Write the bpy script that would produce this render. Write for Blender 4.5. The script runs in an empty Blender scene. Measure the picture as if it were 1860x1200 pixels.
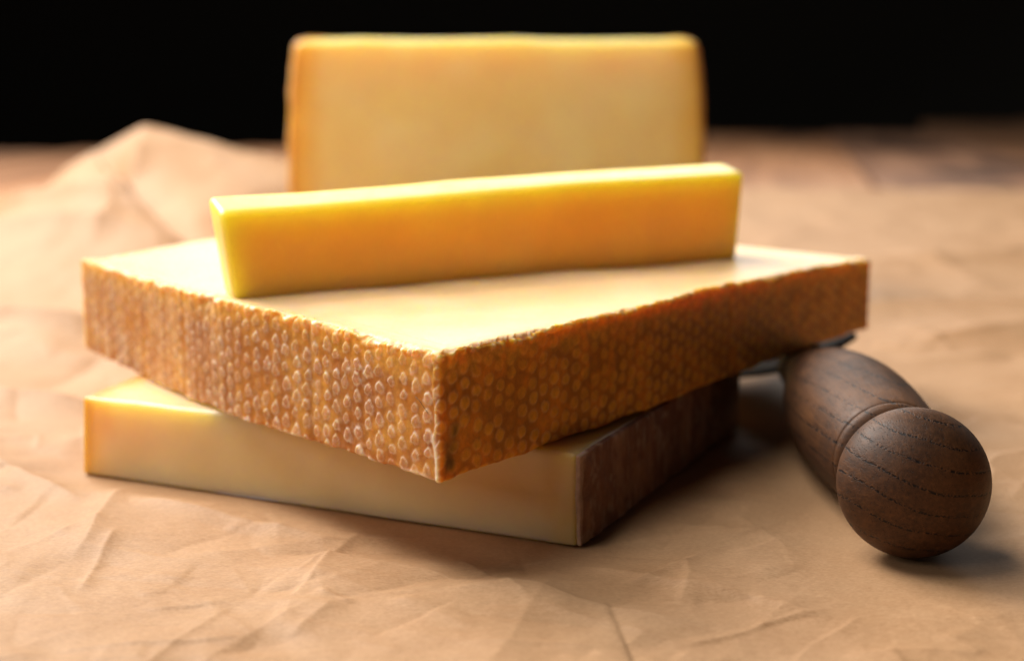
import bpy, bmesh, math
import numpy as np
from mathutils import Vector, Matrix

scene = bpy.context.scene
COL = scene.collection

# ------------------------------------------------------------------ camera
cam_d = bpy.data.cameras.new("camera")
cam = bpy.data.objects.new("camera", cam_d)
COL.objects.link(cam)
cam.location = (0, 0, 0.110)
cam.rotation_euler = (math.radians(90 - 10.08), 0, 0)
cam_d.lens = 52.26
cam_d.sensor_width = 36
cam_d.clip_start = 0.01
cam_d.clip_end = 50
cam_d.dof.use_dof = True
cam_d.dof.focus_distance = 0.329
cam_d.dof.aperture_fstop = 9.0
cam_d.dof.aperture_blades = 0
scene.camera = cam

# ------------------------------------------------------------------ world (dark studio)
world = bpy.data.worlds.new("World")
scene.world = world
world.use_nodes = True
bg = world.node_tree.nodes["Background"]
bg.inputs[0].default_value = (1.0, 0.90, 0.82, 1)
bg.inputs[1].default_value = 0.008

# ------------------------------------------------------------------ studio lamps
def area(name, loc, target, size, size_y, power, color):
    d = bpy.data.lights.new(name, 'AREA')
    d.shape = 'RECTANGLE'
    d.size = size
    d.size_y = size_y
    d.energy = power
    d.color = color
    o = bpy.data.objects.new(name, d)
    COL.objects.link(o)
    o.location = loc
    v = Vector(target) - Vector(loc)
    o.rotation_euler = v.to_track_quat('-Z', 'Y').to_euler()
    return o

area("softbox_key", (-0.85, 1.28, 1.06), (0.0, 0.46, 0.0), 0.95, 0.80, 42.0, (1.0, 0.95, 0.88))
area("softbox_overhead", (-0.42, 0.46, 0.98), (0.0, 0.52, 0.0), 0.60, 0.50, 8.0, (1.0, 0.96, 0.90))
area("softbox_back", (0.05, 1.90, 0.55), (0.0, 0.50, 0.0), 1.00, 0.40, 5.0, (1.0, 0.95, 0.89))
area("softbox_back_right", (0.95, 1.25, 0.40), (0.05, 0.45, 0.0), 0.30, 0.30, 0.3, (1.0, 0.94, 0.87))
area("softbox_fill_left", (-0.85, -0.15, 0.60), (0.0, 0.52, 0.05), 0.60, 0.50, 2.9, (1.0, 0.95, 0.88))

scene.view_settings.view_transform = 'Standard'
scene.view_settings.look = 'None'
scene.view_settings.exposure = 0.22
scene.view_settings.gamma = 1.0
scene.cycles.use_denoising = True
scene.cycles.use_adaptive_sampling = False
scene.cycles.max_bounces = 10
scene.cycles.diffuse_bounces = 4
scene.cycles.sample_clamp_indirect = 6.0

# ------------------------------------------------------------------ numpy noise
def _hash(ix, iy, iz, seed):
    h = (ix.astype(np.int64) * 374761393 + iy.astype(np.int64) * 668265263
         + iz.astype(np.int64) * 2147483647 + seed * 974711) & 0x7fffffff
    h = ((h ^ (h >> 13)) * 1274126177) & 0x7fffffff
    h = h ^ (h >> 16)
    return (h & 0xffffff) / float(0xffffff)

def vnoise(x, y, z=0.0, seed=0):
    x, y, z = np.broadcast_arrays(np.asarray(x, float), np.asarray(y, float), np.asarray(z, float))
    ix, iy, iz = np.floor(x), np.floor(y), np.floor(z)
    fx, fy, fz = x - ix, y - iy, z - iz
    fx = fx * fx * fx * (fx * (fx * 6 - 15) + 10)
    fy = fy * fy * fy * (fy * (fy * 6 - 15) + 10)
    fz = fz * fz * fz * (fz * (fz * 6 - 15) + 10)
    out = 0
    for dx in (0, 1):
        for dy in (0, 1):
            for dz in (0, 1):
                w = (fx if dx else 1 - fx) * (fy if dy else 1 - fy) * (fz if dz else 1 - fz)
                out = out + w * _hash(ix + dx, iy + dy, iz + dz, seed)
    return out * 2 - 1

def fbm(x, y, z=0.0, seed=0, octv=4):
    o, a, f = 0, 1.0, 1.0
    for k in range(octv):
        o = o + a * vnoise(np.asarray(x) * f, np.asarray(y) * f, np.asarray(z) * f, seed + 17 * k)
        a *= 0.5
        f *= 2.03
    return o

def sstep(a, b, x):
    t = np.clip((x - a) / (b - a), 0, 1)
    return t * t * (3 - 2 * t)

def mixc(a, b, f):
    return a + (b - a) * f[..., None]

# ------------------------------------------------------------------ object helpers
def tag(o, label=None, category=None, group=None, kind=None):
    if label: o["label"] = label
    if category: o["category"] = category
    if group: o["group"] = group
    if kind: o["kind"] = kind
    return o

def empty(name, loc):
    o = bpy.data.objects.new(name, None)
    o.empty_display_size = 0.01
    COL.objects.link(o)
    o.location = loc
    return o

def mesh_obj(name, verts, faces, mat, parent=None, origin=None, smooth=True, color=None):
    """verts in world space; they are stored relative to the parent's / given origin."""
    org = np.array(parent.location if parent is not None and origin is None else (origin if origin is not None else (0, 0, 0)), float)
    v = np.asarray(verts, float) - org
    me = bpy.data.meshes.new(name)
    if isinstance(faces, list):
        me.from_pydata(v.tolist(), [], faces)
    else:
        nf = len(faces)
        me.vertices.add(len(v)); me.vertices.foreach_set("co", v.astype(np.float32).ravel())
        me.loops.add(nf * 4); me.loops.foreach_set("vertex_index", faces.astype(np.int32).ravel())
        me.polygons.add(nf)
        me.polygons.foreach_set("loop_start", np.arange(0, nf * 4, 4, dtype=np.int32))
    me.update()
    if smooth:
        me.polygons.foreach_set("use_smooth", np.ones(len(me.polygons), bool))
    if color is not None:
        at = me.color_attributes.new("tint", 'FLOAT_COLOR', 'POINT')
        c = np.ones((len(v), 4), np.float32)
        c[:, :color.shape[1]] = color
        at.data.foreach_set("color", c.ravel())
    if mat: me.materials.append(mat)
    o = bpy.data.objects.new(name, me)
    COL.objects.link(o)
    if parent is not None:
        o.parent = parent
    else:
        o.location = org
    return o

def recalc(o):
    bm = bmesh.new(); bm.from_mesh(o.data)
    bmesh.ops.recalc_face_normals(bm, faces=bm.faces)
    bm.to_mesh(o.data); bm.free()

# ------------------------------------------------------------------ materials
class NT:
    def __init__(self, name):
        self.m = bpy.data.materials.new(name)
        self.m.use_nodes = True
        self.t = self.m.node_tree
        self.b = self.t.nodes["Principled BSDF"]
        self.co = self.t.nodes.new("ShaderNodeTexCoord").outputs["Object"]
    def n(self, typ, **kw):
        nd = self.t.nodes.new(typ)
        for k, v in kw.items(): setattr(nd, k, v)
        return nd
    def l(self, a, b): self.t.links.new(a, b)
    def mapping(self, scale=(1, 1, 1), rot=(0, 0, 0), src=None, loc=(0, 0, 0)):
        m = self.n("ShaderNodeMapping")
        m.inputs["Scale"].default_value = scale
        m.inputs["Rotation"].default_value = rot
        m.inputs["Location"].default_value = loc
        self.l(src or self.co, m.inputs[0])
        return m.outputs[0]
    def noise(self, scale, detail=4, rough=0.55, src=None, dist=0.0):
        n = self.n("ShaderNodeTexNoise")
        n.inputs["Scale"].default_value = scale
        n.inputs["Detail"].default_value = detail
        n.inputs["Roughness"].default_value = rough
        n.inputs["Distortion"].default_value = dist
        self.l(src or self.co, n.inputs["Vector"])
        return n.outputs[0]
    def ramp(self, fac, stops):
        r = self.n("ShaderNodeValToRGB")
        e = r.color_ramp.elements
        while len(e) < len(stops): e.new(0.5)
        for k, (p, c) in enumerate(stops):
            e[k].position = p
            e[k].color = (*c, 1) if len(c) == 3 else c
        self.l(fac, r.inputs[0])
        return r.outputs[0]
    def mix(self, fac, a, b, blend='MIX'):
        m = self.n("ShaderNodeMix", data_type='RGBA', blend_type=blend)
        for sock, val in ((m.inputs[0], fac), (m.inputs[6], a), (m.inputs[7], b)):
            if isinstance(val, bpy.types.NodeSocket): self.l(val, sock)
            elif isinstance(val, (int, float)): sock.default_value = val
            else: sock.default_value = (*val, 1)
        return m.outputs[2]
    def math(self, op, a, b=0.0, c=0.0):
        m = self.n("ShaderNodeMath", operation=op)
        for k, v in enumerate((a, b, c)):
            if isinstance(v, bpy.types.NodeSocket): self.l(v, m.inputs[k])
            else: m.inputs[k].default_value = v
        return m.outputs[0]
    def bump(self, h, strength, dist, prev=None):
        b = self.n("ShaderNodeBump")
        b.inputs["Strength"].default_value = strength
        b.inputs["Distance"].default_value = dist
        self.l(h, b.inputs["Height"])
        if prev: self.l(prev, b.inputs["Normal"])
        return b.outputs[0]
    def set(self, **kw):
        for k, v in kw.items():
            s = self.b.inputs[k.replace("_", " ")]
            if isinstance(v, bpy.types.NodeSocket): self.l(v, s)
            else: s.default_value = v

def attr_tint(M):
    a = M.n("ShaderNodeAttribute", attribute_name="tint")
    return a.outputs["Color"], a.outputs["Alpha"]

def cheese_paste(name, sss_scale=0.010, rough=0.42, spec=0.5, radius=(1.0, 0.90, 0.24)):
    """cut cheese: the mesh's tint gives the paste colour (deeper towards the rind)."""
    M = NT(name)
    tint, _ = attr_tint(M)
    n1 = M.noise(60, 4)
    f = M.ramp(n1, [(0.30, (0.93, 0.93, 0.93)), (0.70, (1.0, 1.0, 1.0))])
    col = M.mix(1.0, tint, f, 'MULTIPLY')
    M.set(Base_Color=col, Subsurface_Weight=1.0, Subsurface_Radius=radius,
          Subsurface_Scale=sss_scale, Subsurface_Anisotropy=0.3, Specular_IOR_Level=spec, IOR=1.45)
    r = M.noise(220, 4)
    rr = M.math('MULTIPLY_ADD', r, 0.22, rough - 0.11)
    M.set(Roughness=rr)
    # knife drag lines, pits and fine crumb on the cut faces
    drag = M.noise(1.0, 3, 0.5, M.mapping((140, 520, 140), (0, 0, 0.5)))
    fine = M.noise(900, 4, 0.6)
    b1 = M.bump(drag, 0.10, 0.0008)
    b2 = M.bump(fine, 0.16, 0.0003, b1)
    M.set(Normal=b2)
    return M.m

def rind_material(name, sss_scale, weight, rough, fine_bump=0.35):
    M = NT(name)
    tint, alpha = attr_tint(M)
    n1 = M.noise(420, 5, 0.65)
    f = M.ramp(n1, [(0.28, (0.72, 0.70, 0.68)), (0.62, (1.06, 1.06, 1.06))])
    col = M.mix(1.0, tint, f, 'MULTIPLY')
    M.set(Base_Color=col, Subsurface_Weight=weight, Subsurface_Radius=(1.0, 0.60, 0.10),
          Subsurface_Scale=sss_scale, Roughness=rough, Specular_IOR_Level=0.45)
    fine = M.noise(1500, 5, 0.65)
    mid = M.noise(480, 4, 0.6)
    b1 = M.bump(mid, fine_bump, 0.0006)
    b2 = M.bump(fine, fine_bump, 0.00025, b1)
    M.set(Normal=b2)
    return M.m

def wood_handle_material():
    M = NT("dark_turned_wood")
    # growth rings: a tilted coordinate wobbling along the grain
    rot = M.mapping((1, 1, 1), (0.10, math.radians(-14), 0.05))
    wob = M.noise(28, 3, 0.5, M.mapping((1, 0.35, 1)))
    sep = M.n("ShaderNodeSeparateXYZ"); M.l(rot, sep.inputs[0])
    z = M.math('MULTIPLY_ADD', wob, 0.0075, sep.outputs[2])
    x2 = M.math('MULTIPLY', sep.outputs[0], sep.outputs[0])
    z = M.math('MULTIPLY_ADD', x2, -7.0, z)
    ring = M.math('MULTIPLY', z, 1 / 0.0046)
    frac = M.math('FRACT', ring)
    # pore rows: narrow band in every ring broken into short dashes
    band = M.ramp(frac, [(0.0, (1, 1, 1)), (0.075, (1, 1, 1)), (0.13, (0.28, 0.28, 0.28)), (0.5, (0.0, 0.0, 0.0))])
    dash = M.noise(1.0, 2, 0.5, M.mapping((2100, 650, 2100)))
    dashm = M.ramp(dash, [(0.44, (0, 0, 0)), (0.54, (1, 1, 1))])
    pores = M.math('MULTIPLY', band, dashm)
    scat = M.noise(1.0, 2, 0.5, M.mapping((3200, 700, 3200), loc=(3, 1, 2)))
    scm = M.ramp(scat, [(0.62, (0, 0, 0)), (0.70, (0.7, 0.7, 0.7))])
    pores = M.math('MAXIMUM', pores, scm)
    fib = M.noise(1.0, 5, 0.65, M.mapping((900, 60, 900)))
    tone = M.ramp(fib, [(0.25, (0.027, 0.0118, 0.0056)), (0.55, (0.078, 0.0315, 0.0120)), (0.8, (0.140, 0.058, 0.0215))])
    big = M.noise(55, 3)
    tone = M.mix(M.math('MULTIPLY', M.ramp(big, [(0.45, (0, 0, 0)), (0.7, (1, 1, 1))]), 0.5), tone, (0.165, 0.066, 0.021))
    tone = M.mix(M.math('MULTIPLY', frac, 0.25), tone, (0.022, 0.011, 0.007))
    col = M.mix(pores, tone, (0.006, 0.0035, 0.003))
    rr = M.math('MULTIPLY_ADD', M.noise(300, 4), 0.20, 0.46)
    M.set(Base_Color=col, Roughness=rr, Specular_IOR_Level=0.26)
    b1 = M.bump(M.math('SUBTRACT', 1.0, pores), 0.4, 0.00025)
    b2 = M.bump(fib, 0.22, 0.00035, b1)
    M.set(Normal=b2)
    return M.m

def paper_material():
    M = NT("kraft_paper")
    fib = M.noise(1.0, 6, 0.72, M.mapping((900, 2600, 900), (0, 0, 0.06)))
    fib2 = M.noise(1.0, 5, 0.7, M.mapping((260, 900, 300), (0, 0, -0.1)))
    blot = M.noise(22, 5, 0.6)
    c = M.ramp(fib, [(0.32, (0.31, 0.170, 0.078)), (0.50, (0.51, 0.303, 0.163)), (0.70, (0.68, 0.455, 0.27))])
    c = M.mix(0.35, c, M.ramp(fib2, [(0.32, (0.38, 0.225, 0.115)), (0.66, (0.60, 0.41, 0.245))]))
    c = M.mix(0.22, c, M.ramp(blot, [(0.35, (0.40, 0.235, 0.12)), (0.65, (0.60, 0.43, 0.28))]))
    c = M.mix(1.0, c, (0.79, 0.725, 0.66), 'MULTIPLY')
    M.set(Base_Color=c, Roughness=M.math('MULTIPLY_ADD', fib2, 0.18, 0.52), Specular_IOR_Level=0.2)
    b = M.bump(fib, 0.25, 0.0002)
    b = M.bump(M.noise(160, 5, 0.6), 0.22, 0.0012, b)
    M.set(Normal=b)
    return M.m

def plank_material(name, dark, mid, light, seed):
    M = NT(name)
    g = M.noise(1.0, 6, 0.6, M.mapping((38, 2.2, 38), loc=(seed, seed * 2.3, 0)), 0.6)
    knots = M.noise(1.0, 3, 0.5, M.mapping((5.5, 2.4, 5), loc=(seed * 1.7, seed, 0)))
    dark, mid, light = [tuple(0.88 * k for k in t) for t in (dark, mid, light)]
    c = M.ramp(g, [(0.3, dark), (0.52, mid), (0.75, light)])
    c = M.mix(M.ramp(knots, [(0.60, (0, 0, 0)), (0.72, (0.85, 0.85, 0.85))]), c, (0.035, 0.022, 0.018))
    # dark ring stains on the boards
    pos = M.n("ShaderNodeNewGeometry").outputs["Position"]
    wob = M.noise(14, 3, 0.5, pos)
    for sx, sy, rx, ry in ((0.585, 1.70, 0.055, 0.10), (0.475, 1.55, 0.045, 0.08), (0.545, 2.12, 0.05, 0.15), (0.64, 1.45, 0.06, 0.07)):
        mp = M.mapping((1 / rx, 1 / ry, 0), src=pos, loc=(-sx / rx, -sy / ry, 0))
        ln = M.n("ShaderNodeVectorMath", operation='LENGTH'); M.l(mp, ln.inputs[0])
        d = M.math('ADD', M.math('MULTIPLY_ADD', wob, 1.0, ln.outputs["Value"]), -0.5)
        c = M.mix(M.ramp(M.math('MULTIPLY', d, 0.5), [(0.25, (0.85, 0.85, 0.85)), (0.60, (0, 0, 0))]), c, (0.030, 0.022, 0.020))
    M.set(Base_Color=c, Roughness=0.55, Specular_IOR_Level=0.35)
    M.set(Normal=M.bump(g, 0.25, 0.002))
    return M.m

def plain(name, col, rough, metal=0.0, spec=0.5):
    M = NT(name)
    n = M.noise(300, 4)
    c = M.mix(n, tuple(0.7 * k for k in col), col)
    M.set(Base_Color=c, Roughness=M.math('MULTIPLY_ADD', n, 0.2, rough - 0.1), Metallic=metal, Specular_IOR_Level=spec)
    return M.m

MAT_PASTE = cheese_paste("cheese_paste", 0.018, 0.35, spec=0.6)
MAT_SLAB = cheese_paste("cheese_slab_paste", 0.0022, 0.36, 0.6)
MAT_STICK = cheese_paste("cheese_stick_paste", 0.017, 0.34, 0.6, (1.0, 0.94, 0.30))
MAT_BACKP = cheese_paste("cheese_wedge_paste", 0.014, 0.42, 0.5, (1.0, 0.92, 0.34))
MAT_RIND = rind_material("dimpled_rind", 0.0055, 0.65, 0.58, 0.26)
MAT_RIND2 = rind_material("dry_brown_rind", 0.0012, 0.35, 0.70, 0.6)
MAT_WOOD = wood_handle_material()
MAT_PAPER = paper_material()
MAT_STEEL = plain("dark_steel", (0.010, 0.010, 0.011), 0.55, 0.3, 0.3)
MAT_BACKDROP = plain("black_backdrop", (0.055, 0.05, 0.042), 0.9, 0.0, 0.1)

PASTE = np.array((0.89, 0.605, 0.31))      # straw yellow paste
UNDER = np.array((0.72, 0.37, 0.075))      # deeper zone under the rind

# ------------------------------------------------------------------ geometry helpers
def cube_surface(nx, ny, nz):
    """vertices on the integer surface lattice of a box plus quad faces, outward oriented"""
    idx, V, Fc = {}, [], []
    def vid(i, j, k):
        key = (i, j, k)
        if key not in idx:
            idx[key] = len(V); V.append(key)
        return idx[key]
    for i in range(nx):
        for j in range(ny):
            Fc.append((vid(i, j, 0), vid(i, j + 1, 0), vid(i + 1, j + 1, 0), vid(i + 1, j, 0)))
            Fc.append((vid(i, j, nz), vid(i + 1, j, nz), vid(i + 1, j + 1, nz), vid(i, j + 1, nz)))
    for i in range(nx):
        for k in range(nz):
            Fc.append((vid(i, 0, k), vid(i + 1, 0, k), vid(i + 1, 0, k + 1), vid(i, 0, k + 1)))
            Fc.append((vid(i, ny, k), vid(i, ny, k + 1), vid(i + 1, ny, k + 1), vid(i + 1, ny, k)))
    for j in range(ny):
        for k in range(nz):
            Fc.append((vid(0, j, k), vid(0, j, k + 1), vid(0, j + 1, k + 1), vid(0, j + 1, k)))
            Fc.append((vid(nx, j, k), vid(nx, j + 1, k), vid(nx, j + 1, k + 1), vid(nx, j, k + 1)))
    return np.array(V, float), np.array(Fc)

def spaced(n, dim, r):
    """n+1 positions on 0..dim, denser inside the rounded ends"""
    m = max(2, n // 6)
    a = r * (1 - np.cos(np.linspace(0, math.pi / 2, m + 1)))
    c = np.linspace(r, dim - r, n - 2 * m + 1)
    return np.concatenate([a, c[1:-1], dim - a[::-1]])

def hex_block(name, bot, top, r, n, mat, parent, deform=None, tint=None):
    """rounded block between four bottom and four top corners (order: front-left, front-right, back-right, back-left)"""
    bot, top = np.array(bot, float), np.array(top, float)
    nx, ny, nz = n
    L, F = cube_surface(nx, ny, nz)
    dx = np.linalg.norm(bot[1] - bot[0]); dy = np.linalg.norm(bot[2] - bot[1]); dz = np.mean(top[:, 2] - bot[:, 2])
    px = spaced(nx, dx, r)[L[:, 0].astype(int)]
    py = spaced(ny, dy, r)[L[:, 1].astype(int)]
    pz = spaced(nz, dz, r)[L[:, 2].astype(int)]
    P = np.stack([px, py, pz], 1)
    Q = np.stack([np.clip(px, r, dx - r), np.clip(py, r, dy - r), np.clip(pz, r, dz - r)], 1)
    D = P - Q
    ln = np.linalg.norm(D, axis=1, keepdims=True)
    P = np.where(ln > 1e-9, Q + D / np.maximum(ln, 1e-9) * r, P)
    u, v, w = P[:, 0] / dx, P[:, 1] / dy, P[:, 2] / dz
    def bil(c):
        return ((1 - u) * (1 - v))[:, None] * c[0] + (u * (1 - v))[:, None] * c[1] + (u * v)[:, None] * c[2] + ((1 - u) * v)[:, None] * c[3]
    W = bil(bot) * (1 - w)[:, None] + bil(top) * w[:, None]
    if deform is not None: W = deform(W, u, v, w)
    col = tint(W, u, v, w) if tint is not None else np.tile(PASTE, (len(W), 1))
    return mesh_obj(name, W, F, mat, parent, color=col)

def catmull(pts, n):
    pts = np.array(pts, float)
    P = np.vstack([2 * pts[0] - pts[1], pts, 2 * pts[-1] - pts[-2]])
    out = []
    for i in range(len(pts) - 1):
        t = np.linspace(0, 1, n, endpoint=False)[:, None]
        a, b, c, d = P[i], P[i + 1], P[i + 2], P[i + 3]
        out.append(0.5 * ((2 * b) + (c - a) * t + (2 * a - 5 * b + 4 * c - d) * t ** 2 + (3 * b - a - 3 * c + d) * t ** 3))
    out.append(pts[-1:])
    return np.vstack(out)

def resample(P, step):
    d = np.concatenate([[0], np.cumsum(np.linalg.norm(np.diff(P[:, :2], axis=0), axis=1))])
    n = int(round(d[-1] / step))
    s = np.linspace(0, d[-1], n + 1)
    return np.stack([np.interp(s, d, P[:, k]) for k in range(P.shape[1])], 1), s

# ================================================================== SETTING
backdrop = mesh_obj("backdrop", [(-6, 4.6, -1.5), (6, 4.6, -1.5), (6, 4.6, 4), (-6, 4.6, 4),
                                 (-6, 4.7, -1.5), (6, 4.7, -1.5), (6, 4.7, 4), (-6, 4.7, 4)],
                    [(0, 1, 2, 3), (5, 4, 7, 6), (1, 5, 6, 2), (4, 0, 3, 7), (3, 2, 6, 7), (4, 5, 1, 0)],
                    MAT_BACKDROP, origin=(0, 4.6, -1.5), smooth=False)
tag(backdrop, "plain black backdrop behind the table", "backdrop", kind="structure")

# ---- wooden table of long planks
table = empty("table", (0, 1.4, -0.0022))
tag(table, "brown wooden plank table top under the paper", "table", kind="structure")
pm = [plank_material("plank_wood_a", (0.17, 0.080, 0.042), (0.33, 0.165, 0.085), (0.48, 0.26, 0.145), 1.3),
      plank_material("plank_wood_b", (0.22, 0.10, 0.050), (0.40, 0.195, 0.095), (0.54, 0.29, 0.155), 4.1),
      plank_material("plank_wood_c", (0.15, 0.078, 0.05), (0.28, 0.145, 0.085), (0.43, 0.235, 0.14), 7.7)]
PW = 0.205
ang = math.atan2(0.17, 1.0)
ends = {-4: 1.95, -3: 1.98, -2: 2.02, -1: 2.05, 0: 2.30, 1: 2.46, 2: 2.52, 3: 3.02, 4: 3.10, 5: 3.12, 6: 3.1}
for i in range(-5, 7):
    far = ends.get(i, 2.0)
    bm = bmesh.new()
    bmesh.ops.create_cube(bm, size=1.0)
    near = -0.25
    for v in bm.verts:
        v.co.x = v.co.x * (PW - 0.004)
        v.co.y = (near if v.co.y < 0 else far + 0.05) - 1.4
        v.co.z = (v.co.z - 0.5) * 0.035
    bmesh.ops.bevel(bm, geom=bm.edges[:], offset=0.002, segments=2, affect='EDGES')
    me = bpy.data.meshes.new("plank"); bm.to_mesh(me); bm.free()
    me.materials.append(pm[i % 3])
    o = bpy.data.objects.new("plank", me); COL.objects.link(o)
    o.parent = table
    o.rotation_euler = (0, 0, -ang)
    o.location = ((i + 0.15) * PW / math.cos(ang), 0, 0.0002 * (i % 3))

# ---- the sheet of brown paper
def crease(X, Y, x0, y0, x1, y1, h, w, side=0.5):
    """sharp fold line: steep on one side, shallow on the other, fading at both ends"""
    dx, dy = x1 - x0, y1 - y0
    L = math.hypot(dx, dy)
    ca = (X - x0) * dx / L + (Y - y0) * dy / L
    cd = (X - x0) * -dy / L + (Y - y0) * dx / L
    sel = (ca > 0) & (ca < L) & (np.abs(cd) < w * 9)
    full = np.zeros_like(X)
    X, Y = X[sel], Y[sel]
    tx, ty = dx / L, dy / L
    a = (X - x0) * tx + (Y - y0) * ty
    d = (X - x0) * -ty + (Y - y0) * tx
    d = d + 0.0016 * vnoise(a * 70, 0.5, 0, int(abs(x0 * 991 + y0 * 77)) % 97)
    win = sstep(0, 0.22 * L, a) * sstep(0, 0.22 * L, L - a)
    prof = np.where(d > 0, np.exp(-np.abs(d) / (w * side * 2)), np.exp(-np.abs(d) / (w * (1 - side) * 2)))
    full[sel] = h * win * prof
    return full

def seg_dist(X, Y, poly):
    """distance outside a convex polygon (0 inside)"""
    inside = np.ones_like(X, bool)
    best = np.full_like(X, 1e9)
    n = len(poly)
    area2 = sum(poly[i][0] * poly[(i + 1) % n][1] - poly[(i + 1) % n][0] * poly[i][1] for i in range(n))
    sg = 1 if area2 > 0 else -1
    for i in range(n):
        (ax, ay), (bx, by) = poly[i], poly[(i + 1) % n]
        ex, ey = bx - ax, by - ay
        t = np.clip(((X - ax) * ex + (Y - ay) * ey) / (ex * ex + ey * ey), 0, 1)
        best = np.minimum(best, np.hypot(X - ax - t * ex, Y - ay - t * ey))
        inside &= sg * (ex * (Y - ay) - ey * (X - ax)) >= 0
    return np.where(inside, 0, best)

LOW = [(-0.1174, 0.3934), (0.0159, 0.3298), (0.0700, 0.4475), (-0.0860, 0.5030)]
KNIFE = [(0.074, 0.302), (0.108, 0.302), (0.114, 0.60), (0.07, 0.60)]
BACK = [(-0.108, 0.695), (0.096, 0.695), (0.085, 0.80), (-0.095, 0.80)]

def paper_height(X, Y):
    rng = np.random.RandomState(11)
    h = np.zeros_like(X)
    # broad waves, growing towards the sides
    h += 0.0035 * (fbm(X * 7, Y * 5, 0, 3, 3) * 0.5 + 0.4) * sstep(0.10, 0.25, np.hypot(X * 0.9, (Y - 0.42) * 0.55))
    h += 0.0010 * np.abs(fbm(X * 22 + 2, Y * 16, 0, 5, 3))
    # faceted crumple: distorted cells with sharp ridges
    wx = X + 0.012 * vnoise(X * 25, Y * 25, 0, 8)
    wy = Y + 0.012 * vnoise(X * 25, Y * 25, 0, 9)
    for sc, am, sd in ((15, 0.0038, 21), (31, 0.0014, 22), (66, 0.0005, 23)):
        f = np.abs(vnoise(wx * sc, wy * sc * 0.8, 0, sd))
        h += am * (0.55 - np.minimum(f * 1.4, 0.8)) * (0.45 + 0.55 * vnoise(X * 6, Y * 6, 0, sd + 5))
    # random fold lines
    for k in range(230):
        y0 = 0.24 * (1.5 / 0.24) ** (rng.rand() ** 1.25)
        x0 = (rng.rand() - 0.5) * 1.05 * max(0.24, y0 * 0.85)
        a = rng.normal(0.15, 0.75)
        L = (0.03 + 0.07 * rng.rand()) * (0.6 + y0)
        hh = rng.choice([-1, 1], p=[0.35, 0.65]) * (0.0004 + 0.0010 * rng.rand() ** 2) * (0.7 + y0)
        h += crease(X, Y, x0, y0, x0 + L * math.cos(a), y0 + L * math.sin(a), hh, 0.004 + 0.008 * rng.rand(), 0.2 + 0.6 * rng.rand())
    for k in range(420):
        y0 = 0.25 + 0.33 * rng.rand() ** 1.4
        x0 = (rng.rand() - 0.5) * 0.95 * y0
        a = rng.normal(0.1, 0.9)
        L = (0.012 + 0.045 * rng.rand() ** 1.5) * (0.6 + y0)
        hh = rng.choice([-1, 1], p=[0.22, 0.78]) * (0.00018 + 0.0006 * rng.rand() ** 2)
        h += crease(X, Y, x0, y0, x0 + L * math.cos(a), y0 + L * math.sin(a), hh, 0.0011 + 0.0028 * rng.rand(), 0.12 + 0.76 * rng.rand())
    # named folds seen in front of the cheese and on the left
    for c in [(-0.100, 0.366, -0.035, 0.330, 0.0022, 0.010, 0.75),
              (-0.060, 0.330, 0.050, 0.275, 0.0018, 0.010, 0.25),
              (-0.104, 0.405, -0.098, 0.318, 0.0022, 0.007, 0.7),
              (0.012, 0.318, 0.070, 0.283, 0.0012, 0.006, 0.8),
              (-0.42, 0.64, -0.110, 0.560, 0.0150, 0.015, 0.30),
              (-0.46, 0.80, -0.10, 0.70, 0.0170, 0.024, 0.35),
              (-0.26, 0.50, -0.115, 0.452, 0.0075, 0.010, 0.35),
              (-0.17, 0.43, -0.108, 0.36, 0.0030, 0.006, 0.6),
              (0.115, 0.64, 0.34, 0.60, 0.0080, 0.018, 0.4),
              (0.13, 0.56, 0.42, 0.66, 0.0070, 0.030, 0.6),
              (0.16, 0.42, 0.40, 0.50, 0.0045, 0.02, 0.5),
              (0.12, 0.78, 0.50, 0.84, 0.0090, 0.035, 0.5)]:
        h += crease(X, Y, *c)
    h = h + 0.0002
    # press flat under what stands on it
    m = np.ones_like(X)
    for poly, near, far in ((LOW, 0.001, 0.018), (KNIFE, 0.0, 0.022), (BACK, 0.002, 0.05)):
        m = m * sstep(near, far, seg_dist(X, Y, poly))
    h = np.where(h > 0, h * m, h * (0.25 + 0.75 * m) * 0.6)
    h = np.maximum(h, -0.0013)
    # tall fold standing up behind on the left
    rx = np.array([-0.42, -0.345, -0.2964, -0.2749, -0.2539, -0.2246, -0.2028, -0.1727, -0.1384, -0.1121, -0.05, 0.02])
    rz = np.array([0.0, 0.006, 0.0265, 0.0470, 0.0605, 0.0745, 0.0690, 0.0600, 0.0520, 0.0460, 0.020, 0.0])
    xs = np.linspace(-0.45, 0.05, 400)
    zs = np.interp(xs, rx, rz)
    kern = np.exp(-np.linspace(-2, 2, 15) ** 2); kern /= kern.sum()
    zs = np.convolve(zs, kern, 'same')
    zr = np.interp(X, xs, zs)
    ridge_y = 0.92 + 0.02 * vnoise(X * 9, 3.3, 0, 2)
    foot = 0.60 + 0.24 * sstep(-0.17, -0.10, X)
    t = np.clip((Y - foot) / (ridge_y - foot), 0, 1)
    front = 0.62 * t + 0.38 * t ** 2.2
    back = 1 - sstep(0.0, 0.17, Y - ridge_y)
    prof = np.where(Y < ridge_y, front, back)
    dent = 0.0045 * np.abs(vnoise(X * 26 + Y * 9, Y * 11 - X * 5, 0, 61)) * t * (Y < ridge_y)
    h = h * (1 - 0.6 * prof * (zr > 0.002)) + zr * prof - dent * (zr > 0.01)
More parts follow.
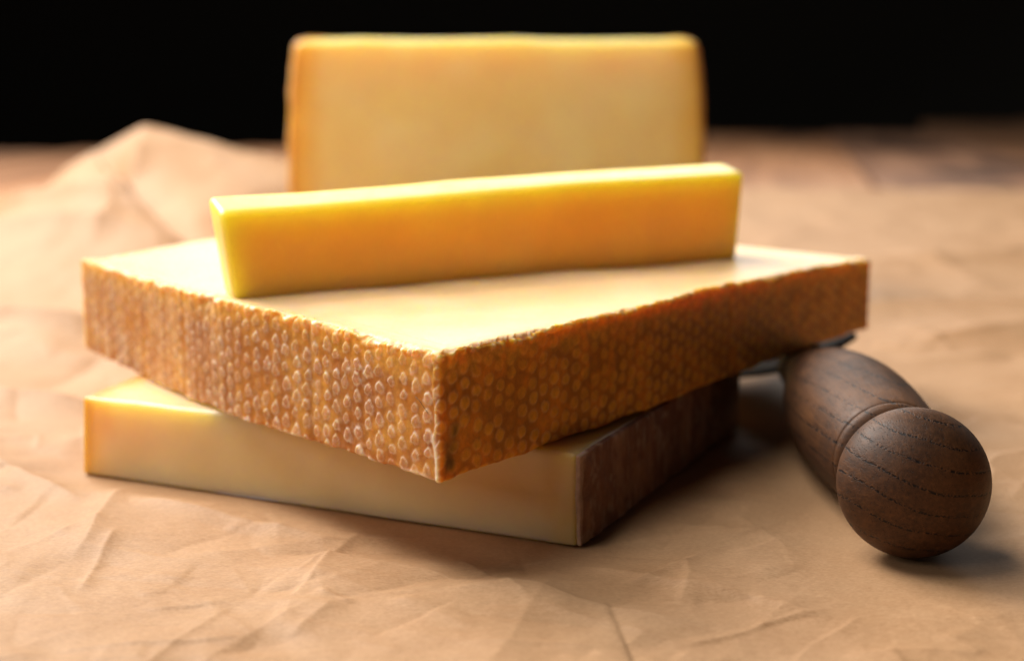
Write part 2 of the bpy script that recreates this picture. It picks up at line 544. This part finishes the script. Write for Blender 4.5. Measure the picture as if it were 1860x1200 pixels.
    for c in [(-0.262, 0.93, -0.115, 0.66, -0.0150, 0.009, 0.7),
              (-0.33, 0.86, -0.16, 0.74, 0.0130, 0.010, 0.35), (-0.228, 0.93, -0.20, 0.70, 0.0060, 0.008, 0.6)]:
        h = h + crease(X, Y, *c) * sstep(0.004, 0.02, zr)
    return h

NX, NY = 860, 800
vv = np.linspace(0, 1, NY)
ys = 0.20 * (1.30 / 0.20) ** vv
uu = np.linspace(-1, 1, NX)
Y = np.repeat(ys[:, None], NX, 1)
# sheet outline: wider further back, uneven far edge
half = 0.16 + 0.52 * (ys - 0.2)
X = uu[None, :] * np.minimum(half[:, None], 0.62)
edge_y = 1.0 + 0.035 * np.sin(uu * 4.1 + 0.7) - 0.03 * (uu < -0.35) * (np.abs(uu + 0.35))
Y = 0.2 + (Y - 0.2) * (1 + (edge_y[None, :] - 1) * vv[:, None] ** 2)
Z = paper_height(X, Y)
V = np.stack([X, Y, Z], -1).reshape(-1, 3)
ii = np.arange(NX * NY).reshape(NY, NX)
F = np.stack([ii[:-1, :-1], ii[:-1, 1:], ii[1:, 1:], ii[1:, :-1]], -1).reshape(-1, 4)
paper = mesh_obj("paper_sheet", V, F, MAT_PAPER, origin=(0, 0.45, 0))
tag(paper, "creased brown kraft paper sheet spread under the cheese, folded up at the back", "paper")

# ================================================================== LOWER CHEESE PIECE
low = empty("cheese_piece", (-0.03, 0.41, 0.0))
tag(low, "pale cheese slab with a plain dry brown rind, bottom of the stack on the paper", "cheese")
LT = 0.0220
def low_tint(W, u, v, w):
    e = np.minimum(np.minimum((1 - u) * 0.145, u * 0.145 * 0.8), 10)
    f = 1 - sstep(0.0, 0.010, e + 0.0015 * fbm(W[:, 0] * 120, W[:, 2] * 120, W[:, 1] * 120, 4, 3))
    c = mixc(np.tile(PASTE * np.array((0.96, 1.0, 0.98)), (len(W), 1)), UNDER, f * 0.75)
    f2 = (1 - sstep(0.0, 0.0055, u * 0.145))
    return mixc(c, np.array((0.34, 0.13, 0.04)), f2 * 0.85)
def low_def(W, u, v, w):
    n = fbm(W[:, 0] * 45, W[:, 1] * 45, W[:, 2] * 45, 31, 3)
    W = W.copy(); W[:, 1] += 0.0006 * n * (w > 0.02)
    W[:, 2] += 0.0004 * fbm(W[:, 0] * 30, W[:, 1] * 30, 0, 33, 2) * (w > 0.5) - 0.0004 * (w > 0.5)
    return W
hex_block("paste", [(*LOW[0], 0.0003), (0.0148, 0.3304, 0.0003), (0.0688, 0.4482, 0.0003), (*LOW[3], 0.0003)],
          [(-0.1168, 0.3946, LT), (0.0146, 0.3322, LT + 0.0003), (0.0686, 0.4482, LT), (*LOW[3], LT)],
          0.0011, (110, 60, 36), MAT_PASTE, low, low_def, low_tint)
def lr_tint(W, u, v, w):
    n = fbm(W[:, 0] * 210, W[:, 1] * 210, W[:, 2] * 150, 41, 5)
    n2 = fbm(W[:, 0] * 420, W[:, 1] * 420, W[:, 2] * 420, 43, 3)
    c = mixc(np.tile(np.array((0.20, 0.078, 0.034)), (len(W), 1)), np.array((0.32, 0.155, 0.082)), sstep(-0.3, 0.7, n))
    c = mixc(c, np.array((0.42, 0.29, 0.21)), 0.5 * sstep(0.2, 0.9, n2))
    e = 1 - sstep(0.0, 0.09, np.minimum(w, 1 - w) + 0.02 * n2)
    return mixc(c, np.array((0.52, 0.36, 0.26)), 0.7 * np.maximum(e * sstep(-0.1, 0.6, n + 0.5 * n2) * sstep(0.5, 0.05, v), (v < 0.012) * 0.8))
def lr_def(W, u, v, w):
    d = 0.00045 * fbm(W[:, 0] * 230, W[:, 1] * 230, W[:, 2] * 230, 45, 4) + 0.0004 * fbm(W[:, 0] * 60, W[:, 1] * 60, W[:, 2] * 60, 47, 2)
    W = W.copy()
    W[:, 0] += 0.9 * d; W[:, 1] += 0.1 * d
    W[:, 2] += 0.6 * d * (w > 0.5)
    return W
hex_block("rind", [(0.0147, 0.33035, 0.0006), (0.0162, 0.32985, 0.0006), (0.0704, 0.4472, 0.0006), (0.0687, 0.4482, 0.0006)],
          [(0.0145, 0.33215, LT - 0.0002), (0.0160, 0.3318, LT - 0.0002), (0.0702, 0.4472, LT - 0.0004), (0.0685, 0.4482, LT)],
          0.0005, (8, 330, 72), MAT_RIND2, low, lr_def, lr_tint)

# ================================================================== MIDDLE SLAB WITH DIMPLED RIND
slab = empty("cheese_slab", (0.0, 0.46, 0.0222))
tag(slab, "thick cheese slab with orange honeycomb-dimpled rind on two sides, middle of the stack", "cheese")
left = catmull([(-0.1350, 0.4620, 0.0222, 0.0503), (-0.0819, 0.3833, 0.0222, 0.0513), (-0.0469, 0.3430, 0.0222, 0.0511), (-0.0153, 0.3074, 0.0222, 0.0506)], 40)
right = catmull([(-0.0153, 0.3074, 0.0222, 0.0506), (0.0349, 0.3742, 0.0228, 0.0505), (0.0705, 0.4240, 0.0238, 0.0500), (0.1195, 0.4872, 0.0246, 0.0478)], 40)
path = np.vstack([left, right[1:]])
path, S = resample(path, 0.00032)
iB = int(np.argmin(path[:, 1])); sB = S[iB]
k = np.exp(-np.linspace(-2.4, 2.4, 15) ** 2); k /= k.sum()
pad = 7
sm = path.copy()
for c in range(4):
    e = np.concatenate([2 * path[0, c] - path[pad:0:-1, c], path[:, c], 2 * path[-1, c] - path[-2:-pad - 2:-1, c]])
    sm[:, c] = np.convolve(e, k, 'valid')
path = sm
T = np.gradient(path[:, :2], axis=0); T /= np.linalg.norm(T, axis=1, keepdims=True)
Nrm = np.stack([T[:, 1], -T[:, 0]], 1)          # outward (to the right of A->B->C)
A_in, B_in, C_in = np.array((-0.1262, 0.4655)), np.array((-0.0148, 0.3190)), np.array((0.1100, 0.4870))
fr = np.where(S <= sB, S / sB, (S - sB) / (S[-1] - sB))
inner = np.where((S <= sB)[:, None], A_in + (B_in - A_in) * fr[:, None], B_in + (C_in - B_in) * fr[:, None])
# section parameters
NO, NT_, NI, NB = 104, 22, 3, 4
to = np.linspace(0, 1, NO)
NS = len(S)
s2 = S[:, None]; t2 = to[None, :]
zb = path[:, 2][:, None]; zt = path[:, 3][:, None]
hz = (zt - zb) * t2                                        # height above the slab's underside
zfull = (zt - zb)
sd = s2 - sB
isL = sstep(0.0006, -0.0006, sd)                           # 1 on the left face
PITCH, VP = 0.0042, 0.0040
bump = np.zeros((NS, NO)); rim = np.zeros((NS, NO)); core = np.zeros((NS, NO)); disc = np.zeros((NS, NO))
c0 = np.floor(sd / PITCH)
jx = 0.0006 * vnoise(s2 * 60, hz * 60, 0, 71)
jz = 0.0007 * vnoise(s2 * 60, hz * 60, 4, 72)
rough_n = fbm(s2 * 1100, hz * 900, 0, 70, 3)
for dc in (-1, 0, 1, 2):
    ci = c0 + dc
    off = np.where(np.mod(ci, 2) == 0, 0.0, 0.5)
    r0 = np.floor(hz / VP - off)
    for dr in (0, 1):
        ri = r0 + dr
        h1 = _hash(ci, ri, ci * 0, 5); h2 = _hash(ci, ri, ci * 0, 6); h3 = _hash(ci, ri, ci * 0, 7)
        x = sd - (ci * PITCH + (h1 - 0.5) * 0.0009) + jx
        z = hz - ((ri + off) * VP + (h2 - 0.5) * 0.0010) + jz
        size = 0.80 + 0.42 * h3
        # teardrops on the left face, round discs on the right one
        zz = z / (0.00142 * size)
        rl = np.hypot(x / (0.00128 * size * np.clip(1 - 0.38 * zz, 0.45, 1.5)), zz)
        rr = np.hypot(x / (0.00182 * (0.6 + 0.4 * size)), z / (0.00160 * (0.6 + 0.4 * size)))
        r = rl * isL + rr * (1 - isL)
        r = r + (0.20 * isL + 0.10 * (1 - isL)) * rough_n
        live = np.where(h3 < 0.05, 0.25, 1.0) * (0.65 + 0.35 * h1)
        b = sstep(1.15, 0.55, r) * live
        bump = np.maximum(bump, b)
        disc = np.maximum(disc, sstep(1.05, 0.8, r) * live)
        rim = np.maximum(rim, np.exp(-((r - 0.84) / 0.22) ** 2) * live)
        core = np.maximum(core, sstep(0.62, 0.2, r) * live)
farL = sstep(0.045, 0.15, -sd)                             # how far round towards the left end
patch = 0.5 + 0.5 * np.clip(fbm(s2 * 55, hz * 55, 0, 80, 3), -1, 1)
flute = np.cos(2 * math.pi * sd / PITCH) * isL
fn = fbm(s2 * 700, hz * 700, 0, 81, 3)
mn = fbm(s2 * 180, hz * 180, 0, 82, 3)
streak = fbm(s2 * 420, hz * 45, 0, 83, 3)
disp = (0.00046 * isL * (1 - 0.35 * farL) + 0.00024 * (1 - isL)) * bump * (0.55 + 0.6 * patch)
disp += 0.00010 * flute * 0.6 * farL + 0.00010 * mn + 0.00005 * fn * (0.6 + 0.8 * isL) + 0.00012 * streak * isL * farL
# vertical furrow part-way along the left face, and a chipped nick under the stick
furrow = np.exp(-((sd + 0.0485 + 0.0006 * mn) / 0.0014) ** 2)
disp -= 0.00022 * furrow * isL
nick = np.exp(-((sd + 0.0965) / 0.004) ** 2 - ((hz - zfull) / 0.004) ** 2)
disp -= 0.0022 * nick
# raised ragged seam down the corner
seam = np.exp(-((sd + 0.0011 + 0.0007 * vnoise(hz * 330, 1.0, 0, 84)) / 0.0006) ** 2)
disp += 0.00045 * seam * (0.4 + 0.9 * patch)
# crumbly upper and lower borders
edt = zfull - hz
top_z = sstep(0.0018, 0.0, edt)
bot_z = sstep(0.0012, 0.0, hz)
disp += top_z * (0.00028 * fn + 0.00055 * fbm(s2 * 260, hz * 260, 2, 85, 3)) + bot_z * 0.0004 * fbm(s2 * 300, hz * 300, 3, 86, 3)
rnd = 0.0009
rt = np.clip(rnd - edt, 0, rnd); rb = np.clip(rnd - hz, 0, rnd)
inset = (rnd - np.sqrt(np.maximum(rnd ** 2 - rt ** 2, 0))) * 0.8 + (rnd - np.sqrt(np.maximum(rnd ** 2 - rb ** 2, 0))) * 0.8
# soft end at the right-hand corner
endr = S[-1] - S
er = 0.004
einset = er - np.sqrt(np.maximum(er ** 2 - np.clip(er - endr, 0, er) ** 2, 0))
d_all = disp - inset - einset[:, None]
edge_wob = (0.00055 * fbm(S * 190, 0.3, 0, 87, 4) + 0.0009 * np.minimum(fbm(S * 45, 0.8, 0, 88, 2), 0.2))[:, None]
zz_out = zb + hz + edge_wob * sstep(0.5, 1.0, t2) + 0.00035 * fbm(S * 150, 4.3, 0, 89, 3)[:, None] * sstep(0.3, 0.0, t2)
Xo = path[:, 0][:, None] + Nrm[:, 0][:, None] * d_all
Yo = path[:, 1][:, None] + Nrm[:, 1][:, None] * d_all
outer = np.stack([Xo, Yo, zz_out], -1)
# rind colours, plus a painted golden glow for the upper edge
G_L = np.array((0.57, 0.215, 0.024)); G_L2 = np.array((0.68, 0.315, 0.048)); G_D = np.array((0.40, 0.115, 0.022))
BLOOM = np.array((0.86, 0.69, 0.54)); CORE = np.array((0.60, 0.38, 0.30))
G_R = np.array((0.54, 0.195, 0.006)); D_R = np.array((0.94, 0.46, 0.028)); GLOW_GOLD = np.array((0.92, 0.52, 0.045))
cl = mixc(np.broadcast_to(G_L, (NS, NO, 3)), G_L2, sstep(-0.5, 0.8, mn + 0.4 * streak))
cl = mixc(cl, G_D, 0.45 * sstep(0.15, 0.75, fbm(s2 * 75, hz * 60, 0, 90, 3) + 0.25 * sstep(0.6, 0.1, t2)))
cl = mixc(cl, BLOOM, np.clip(rim * (0.52 - 0.2 * farL + 0.45 * patch + 0.25 * fn) + 0.25 * isL * sstep(0.2, 0.9, 0.5 * streak + 0.7 * fn) * patch + 0.22 * farL * patch * (0.5 + streak), 0, 0.9))
cl = mixc(cl, CORE, np.clip(core * (0.30 + 0.35 * patch), 0, 0.7))
cl = mixc(cl, np.array((0.55, 0.34, 0.22)), np.clip(0.30 * farL * sstep(-0.3, 0.6, fbm(s2 * 110, hz * 80, 0, 91, 4)), 0, 1))
cl = mixc(cl, G_D * 0.8, np.clip(furrow * 0.35, 0, 1))
cl = mixc(cl, np.array((0.30, 0.10, 0.03)), np.clip(nick * 0.9, 0, 1))
cl = mixc(cl, BLOOM * 1.05, np.clip(bot_z * sstep(-0.2, 0.5, fn + mn) * 0.8, 0, 1))
cl = mixc(cl, BLOOM * 1.1, np.clip(seam * sstep(-0.9, 0.2, fn + mn), 0, 0.9))
cr = mixc(np.broadcast_to(G_R, (NS, NO, 3)), G_R * 1.45, sstep(-0.4, 0.8, mn))
cr = mixc(cr, D_R, np.clip(disc * (0.55 + 0.35 * patch), 0, 1))
cr = mixc(cr, BLOOM * 0.8, np.clip(rim * 0.22 * patch, 0, 1))
cr = mixc(cr, np.array((0.085, 0.045, 0.006)), np.clip(0.8 * np.exp(-((sd - 0.0030 - 0.0012 * mn) / 0.0020) ** 2) * sstep(-0.5, 0.5, fbm(s2 * 90, hz * 140, 9, 95, 3) + 0.15), 0, 1))
tintc = cl * isL[..., None] + cr * (1 - isL[..., None])
glow_f = sstep(0.0075, 0.0, edt + 0.0018 * mn) * (0.50 + 0.32 * (1 - isL))  # light glowing through the upper edge, painted into the tint; stronger on the right
tintc = mixc(tintc, np.broadcast_to(GLOW_GOLD, tintc.shape), np.clip(glow_f * (1 - 0.35 * core), 0, 1))
stain = sstep(0.25, 0.7, fbm(s2 * 140, hz * 200, 6, 92, 3)) * sstep(0.0035, 0.0, edt) * (1 - isL)
tintc = mixc(tintc, np.array((0.22, 0.08, 0.02)), 0.5 * stain)
crumb = sstep(0.1, 0.7, fn + 0.6 * fbm(s2 * 260, hz * 260, 2, 85, 3)) * sstep(0.0020, 0.0002, edt)
tintc = mixc(tintc, np.array((0.86, 0.70, 0.50)), np.clip(crumb * (0.55 + 0.4 * isL), 0, 0.95))
# top surface of the band, running in to the paste
q = (np.linspace(0, 1, NT_ + 1)[1:]) ** 1.7
Ot = outer[:, -1, :]
topv = np.zeros((NS, NT_, 3)); topc = np.zeros((NS, NT_, 3))
dist_in = np.linalg.norm(inner - path[:, :2], axis=1)[:, None] * q[None, :]
for c in range(2):
    topv[:, :, c] = Ot[:, c][:, None] * (1 - q) + inner[:, c][:, None] * q
zt_in = np.where(S <= sB, 0.0503 + 0.0003 * fr, 0.0506 - 0.0029 * fr)[:, None]
bl = sstep(0.0, 0.65, q[None, :])
flat = zt * (1 - bl) + zt_in * bl + 0.00005 - 0.00025 * sstep(0.75, 1.0, q[None, :])
topv[:, :, 2] = np.where(True, Ot[:, 2][:, None] * np.exp(-dist_in / 0.0010) + flat * (1 - np.exp(-dist_in / 0.0010)), 0)
topv[:, :, 2] += 0.00012 * fbm(topv[:, :, 0] * 700, topv[:, :, 1] * 700, 0, 93, 3) * np.exp(-dist_in / 0.002)
ed = sstep(0.0022, 0.0003, dist_in + 0.0009 * fbm(topv[:, :, 0] * 420, topv[:, :, 1] * 420, 0, 94, 3))
un = sstep(0.0065, 0.001, dist_in)
topc[:] = PASTE
topc = mixc(topc, UNDER, un * 0.35)
topc = mixc(topc, np.array((0.74, 0.52, 0.32)), ed * 0.8)
# inner wall and underside
innv = np.zeros((NS, NI, 3)); innc = np.zeros((NS, NI, 3)) + PASTE
for a in range(NI):
    w = 1 - (a + 1) / NI
    innv[:, a, :2] = inner
    innv[:, a, 2] = path[:, 2] + 0.0003 + (path[:, 3] - path[:, 2] - 0.0003) * w
botv = np.zeros((NS, NB, 3)); botc = np.zeros((NS, NB, 3)) + UNDER
for a in range(NB):
    w = (a + 1) / (NB + 1)
    botv[:, a, :2] = inner * (1 - w) + outer[:, 0, :2] * w
    botv[:, a, 2] = path[:, 2] + 0.0003 * (1 - w) + (outer[:, 0, 2] - path[:, 2]) * w
ringv = np.concatenate([outer, topv, innv, botv], 1)
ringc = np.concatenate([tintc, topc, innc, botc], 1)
NR = ringv.shape[1]
ii = np.arange(NS * NR).reshape(NS, NR)
a_, b_ = ii[:-1], ii[1:]
F = np.stack([a_, b_, np.roll(b_, -1, 1), np.roll(a_, -1, 1)], -1).reshape(-1, 4)
caps = [ii[0].tolist(), ii[-1][::-1].tolist()]
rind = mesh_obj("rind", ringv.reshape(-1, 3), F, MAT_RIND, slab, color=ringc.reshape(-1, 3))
rind.data.materials.append(MAT_SLAB)
mi = np.zeros((NS - 1, NR), np.int32); mi[:, NO + 9:] = 1
rind.data.polygons.foreach_set("material_index", mi.ravel())
bmr = bmesh.new(); bmr.from_mesh(rind.data); bmr.verts.ensure_lookup_table()
for c in caps: bmr.faces.new([bmr.verts[i] for i in c])
bmr.to_mesh(rind.data); bmr.free()
tag(rind, "orange brown rind covered in rows of small raised dots")

def slab_def(W, u, v, w):
    W = W.copy()
    W[:, 2] += 0.0005 * fbm(W[:, 0] * 26, W[:, 1] * 26, 0, 101, 2) * (w > 0.5) * sstep(0.0, 0.15, np.minimum(u, v))
    return W
def slab_tint(W, u, v, w):
    n = fbm(W[:, 0] * 60, W[:, 1] * 60, W[:, 2] * 60, 102, 3)
    return mixc(np.tile(PASTE, (len(W), 1)), PASTE * np.array((1.02, 1.04, 1.15)), sstep(-0.3, 0.8, n))
# corners in order: B (front), C (right), D (back), A (left); run a little way into the rind band
DB = (-0.048, 0.636)
hex_block("paste", [(-0.0150, 0.3135, 0.0226), (0.1140, 0.4872, 0.0252), (*DB, 0.0226), (-0.1302, 0.4636, 0.0226)],
          [(-0.0150, 0.3135, 0.0506), (0.1140, 0.4872, 0.0477), (*DB, 0.0510), (-0.1302, 0.4636, 0.0503)],
          0.0010, (110, 110, 20), MAT_SLAB, slab, slab_def, slab_tint)

# ================================================================== STICK ON TOP
stick = empty("cheese_stick", (0.0, 0.437, 0.0511))
tag(stick, "bright yellow rindless cheese stick lying across the top of the dimpled slab", "cheese")
def stick_def(W, u, v, w):
    W = W.copy()
    W[:, 2] += (0.0003 * fbm(W[:, 0] * 20, W[:, 1] * 20, 0, 111, 2)) * sstep(0.4, 1, w)
    W[:, 2] += 0.0010 * np.sin(u * math.pi) * w * 0.6
    W[:, 1] += 0.0004 * fbm(W[:, 0] * 40, W[:, 2] * 40, 0, 112, 2)
    return W
def stick_tint(W, u, v, w):
    n = fbm(W[:, 0] * 50, W[:, 1] * 50, W[:, 2] * 50, 113, 3)
    return mixc(np.tile(np.array((0.94, 0.66, 0.12)), (len(W), 1)), np.array((0.94, 0.675, 0.135)), sstep(-0.4, 0.8, n))
hex_block("paste", [(-0.0719, 0.3800, 0.0500), (0.0732, 0.4810, 0.0478), (0.0684, 0.4950, 0.0480), (-0.0770, 0.3945, 0.0500)],
          [(-0.0747, 0.3800, 0.0732), (0.0752, 0.4810, 0.0760), (0.0700, 0.4960, 0.0779), (-0.0808, 0.3945, 0.0757)],
          0.0018, (150, 30, 44), MAT_STICK, stick, stick_def, stick_tint)

# ================================================================== WEDGE STANDING BEHIND
wedge = empty("cheese_wedge", (-0.007, 0.745, 0.0))
tag(wedge, "tall upright cheese block with rounded rind sides standing at the back", "cheese")
cx = -0.0072
OUT = np.array([(0.0975, 0.0), (0.0988, 0.05), (0.0984, 0.078), (0.0972, 0.098), (0.0958, 0.1115), (0.0950, 0.1165),
                (0.0936, 0.1205), (0.0905, 0.1226), (0.0860, 0.1233)])
def wedge_shape(W, u, v, w):
    W = W.copy()
    hw = np.interp(W[:, 2], OUT[:, 1], OUT[:, 0] - 0.0003)
    W[:, 0] = cx + (W[:, 0] - cx) * hw / 0.0945
    W[:, 2] += 0.0004 * fbm(W[:, 0] * 28, W[:, 1] * 10, 0, 121, 3) * sstep(0.6, 1, w)
    W[:, 1] += 0.0004 * fbm(W[:, 0] * 24, W[:, 2] * 24, 0, 122, 3) * (v < 0.5)
    return W
def wedge_tint(W, u, v, w):
    e = np.minimum(u, 1 - u) * 0.19
    n = fbm(W[:, 0] * 40, W[:, 2] * 40, 0, 123, 4)
    f = sstep(0.018, 0.0, e + 0.003 * n)
    c = mixc(np.tile(np.array((0.97, 0.73, 0.31)), (len(W), 1)), np.array((0.98, 0.76, 0.36)), sstep(-0.5, 0.7, n))
    c = mixc(c, np.array((0.88, 0.50, 0.07)), f * 0.8)
    return mixc(c, np.array((0.45, 0.20, 0.06)), 0.8 * sstep(0.0045, 0.001, e + 0.001 * n))
W0, W1 = cx - 0.0945, cx + 0.0945
hex_block("paste", [(W0, 0.7, 0.0006), (W1, 0.7, 0.0006), (W1 - 0.010, 0.79, 0.0006), (W0 + 0.010, 0.79, 0.0006)],
          [(W0, 0.7005, 0.1222), (W1, 0.7005, 0.1227), (W1 - 0.010, 0.788, 0.1215), (W0 + 0.010, 0.788, 0.1215)],
          0.0036, (90, 50, 64), MAT_BACKP, wedge, wedge_shape, wedge_tint)
def side_tint(W, u, v, w):
    n = fbm(W[:, 1] * 150, W[:, 2] * 150, W[:, 0] * 150, 131, 4)
    return mixc(np.tile(np.array((0.50, 0.23, 0.06)), (len(W), 1)), np.array((0.66, 0.40, 0.20)), sstep(-0.4, 0.7, n))
prof, pl = resample(catmull(OUT, 12), 0.0012)
pt = np.gradient(prof, axis=0); pt /= np.linalg.norm(pt, axis=1, keepdims=True)
pn = np.stack([pt[:, 1], -pt[:, 0]], 1)                      # outward across the curved side
for sgn in (-1, 1):
    yy = np.linspace(0, 1, 60)
    sec = []                                                 # closed section: outer face up, inner face down
    thick = 0.0022 * np.clip((pl[-1] - pl) / 0.010, 0.12, 1)
    loop = np.vstack([prof, (prof - pn * thick[:, None])[::-1]])
    P = np.zeros((len(yy), len(loop), 3))
    outer_f = np.concatenate([np.ones(len(prof)), np.zeros(len(prof))])
    for a, q_ in enumerate(yy):
        endr_ = 0.0012 * (1 - np.sqrt(max(0, 1 - max(0, 1 - min(q_, 1 - q_) / 0.02) ** 2)))
        nz_ = 0.0005 * fbm(np.full(len(loop), q_ * 9), loop[:, 1] * 90, sgn * 3.0, 133, 4)
        P[a, :, 0] = cx + sgn * (loop[:, 0] + (0.0004 + nz_ - endr_) * outer_f - 0.010 * q_)
        P[a, :, 1] = 0.7062 + 0.0830 * q_
        P[a, :, 2] = np.maximum(loop[:, 1], 0.0006)
    n0, n1 = P.shape[:2]
    ii = np.arange(n0 * n1).reshape(n0, n1)
    F = np.stack([ii[:-1], np.roll(ii[:-1], -1, 1), np.roll(ii[1:], -1, 1), ii[1:]], -1).reshape(-1, 4).tolist()
    F.append(ii[0].tolist()); F.append(ii[-1].tolist())
    Pv = P.reshape(-1, 3)
    o = mesh_obj("rind", Pv, F, MAT_RIND, wedge, color=side_tint(Pv, 0, 0, 0))
    recalc(o)

# ================================================================== KNIFE WITH TURNED HANDLE
knife = empty("cheese_knife", (0.0905, 0.3240, 0.0176))
tag(knife, "dark turned wooden knife handle with a round knob, half under the stack", "knife")
tgt = Vector((0.0930, 0.4600, 0.0160))
knife.rotation_euler = (tgt - Vector(knife.location)).to_track_quat('Y', 'Z').to_euler()
def lathe(name, prof, mat, seg=96):
    """prof: list of (axial y, radius) in the knife's own axes"""
    prof = np.array(prof)
    th = np.linspace(0, 2 * math.pi, seg, endpoint=False)
    V = np.stack([prof[:, 1][:, None] * np.cos(th), np.repeat(prof[:, 0][:, None], seg, 1), prof[:, 1][:, None] * np.sin(th)], -1).reshape(-1, 3)
    n = len(prof)
    ii = np.arange(n * seg).reshape(n, seg)
    F = np.stack([ii[:-1], np.roll(ii[:-1], -1, 1), np.roll(ii[1:], -1, 1), ii[1:]], -1).reshape(-1, 4).tolist()
    F.append(ii[0][::-1].tolist()); F.append(ii[-1].tolist())
    me = bpy.data.meshes.new(name); me.from_pydata(V.tolist(), [], F); me.update()
    me.polygons.foreach_set("use_smooth", np.ones(len(me.polygons), bool))
    me.materials.append(mat)
    o = bpy.data.objects.new(name, me); COL.objects.link(o); o.parent = knife
    recalc(o)
    return o
R = 0.0171
th = np.linspace(0.02, math.pi - 0.68, 60)
kp = [(-0.0148 * math.cos(t), R * math.sin(t)) for t in th]
lathe("knob", kp, MAT_WOOD)
y0 = kp[-1][0]
y0 += 0.0030
lathe("ring", [(y0 - 0.006, 0.0088), (y0 + 0.0014, 0.0090), (y0 + 0.0024, 0.0102), (y0 + 0.0030, 0.0120), (y0 + 0.0038, 0.0133), (y0 + 0.0048, 0.0139),
               (y0 + 0.0060, 0.0139), (y0 + 0.0067, 0.0132), (y0 + 0.0072, 0.0124), (y0 + 0.0095, 0.0120)], MAT_WOOD)
gp = catmull([(y0 + 0.0070, 0.0130), (y0 + 0.0088, 0.0142), (y0 + 0.020, 0.0155), (y0 + 0.038, 0.0166), (y0 + 0.056, 0.0165), (y0 + 0.078, 0.0144),
              (y0 + 0.100, 0.0104), (y0 + 0.114, 0.0082)], 10)
lathe("grip", gp.tolist(), MAT_WOOD)
ye = y0 + 0.114
lathe("ferrule", [(ye - 0.001, 0.0070), (ye, 0.0084), (ye + 0.001, 0.0088), (ye + 0.012, 0.0084), (ye + 0.013, 0.0075), (ye + 0.018, 0.0055)], MAT_STEEL, 48)
# spade blade, rolled a little about the handle's axis
bm = bmesh.new()
out = [(-0.004, ye + 0.014), (-0.013, ye + 0.020), (-0.0210, ye + 0.028), (-0.0220, ye + 0.045), (-0.018, ye + 0.068), (-0.010, ye + 0.086), (0.0, ye + 0.095)]
out = out + [(-x, y) for x, y in reversed(out[:-1])]
lo = [bm.verts.new((x, y, -0.0008)) for x, y in out]
hi = [bm.verts.new((x, y, 0.0008)) for x, y in out]
bm.faces.new(lo[::-1]); bm.faces.new(hi)
for i in range(len(out)):
    j = (i + 1) % len(out)
    bm.faces.new((lo[i], lo[j], hi[j], hi[i]))
bmesh.ops.recalc_face_normals(bm, faces=bm.faces)
bmesh.ops.bevel(bm, geom=bm.edges[:], offset=0.0003, segments=2, affect='EDGES')
bmesh.ops.rotate(bm, verts=bm.verts, cent=(0, 0, 0), matrix=Matrix.Rotation(math.radians(-19), 3, 'Y'))
me = bpy.data.meshes.new("blade"); bm.to_mesh(me); bm.free(); me.materials.append(MAT_STEEL)
bl = bpy.data.objects.new("blade", me); COL.objects.link(bl); bl.parent = knife

# a fine stray fibre stuck on the rind near the corner
i0 = int(np.argmin(np.abs(S - (sB - 0.0072))))
pts = []
for a in np.linspace(0, 1, 9):
    k0 = i0 + int(a * 14)
    p = path[k0, :2] + Nrm[k0] * (0.0007 + 0.0003 * math.sin(a * 3.1))
    pts.append((p[0], p[1], 0.0222 + 0.0178 - 0.0030 * a ** 1.9))
pts = np.array(pts); tv = np.gradient(pts, axis=0); tv /= np.linalg.norm(tv, axis=1, keepdims=True)
vs = []
for p, t in zip(pts, tv):
    e1 = np.cross(t, (0, 0, 1.0)); e1 /= np.linalg.norm(e1); e2 = np.cross(t, e1)
    for q_ in range(5):
        an = 2 * math.pi * q_ / 5
        vs.append(p + 0.00006 * (math.cos(an) * e1 + math.sin(an) * e2))
fs = [(5 * a + q_, 5 * a + (q_ + 1) % 5, 5 * a + 5 + (q_ + 1) % 5, 5 * a + 5 + q_) for a in range(8) for q_ in range(5)]
mesh_obj("fibre", vs, fs, plain("fibre_dark", (0.05, 0.035, 0.025), 0.6), slab)
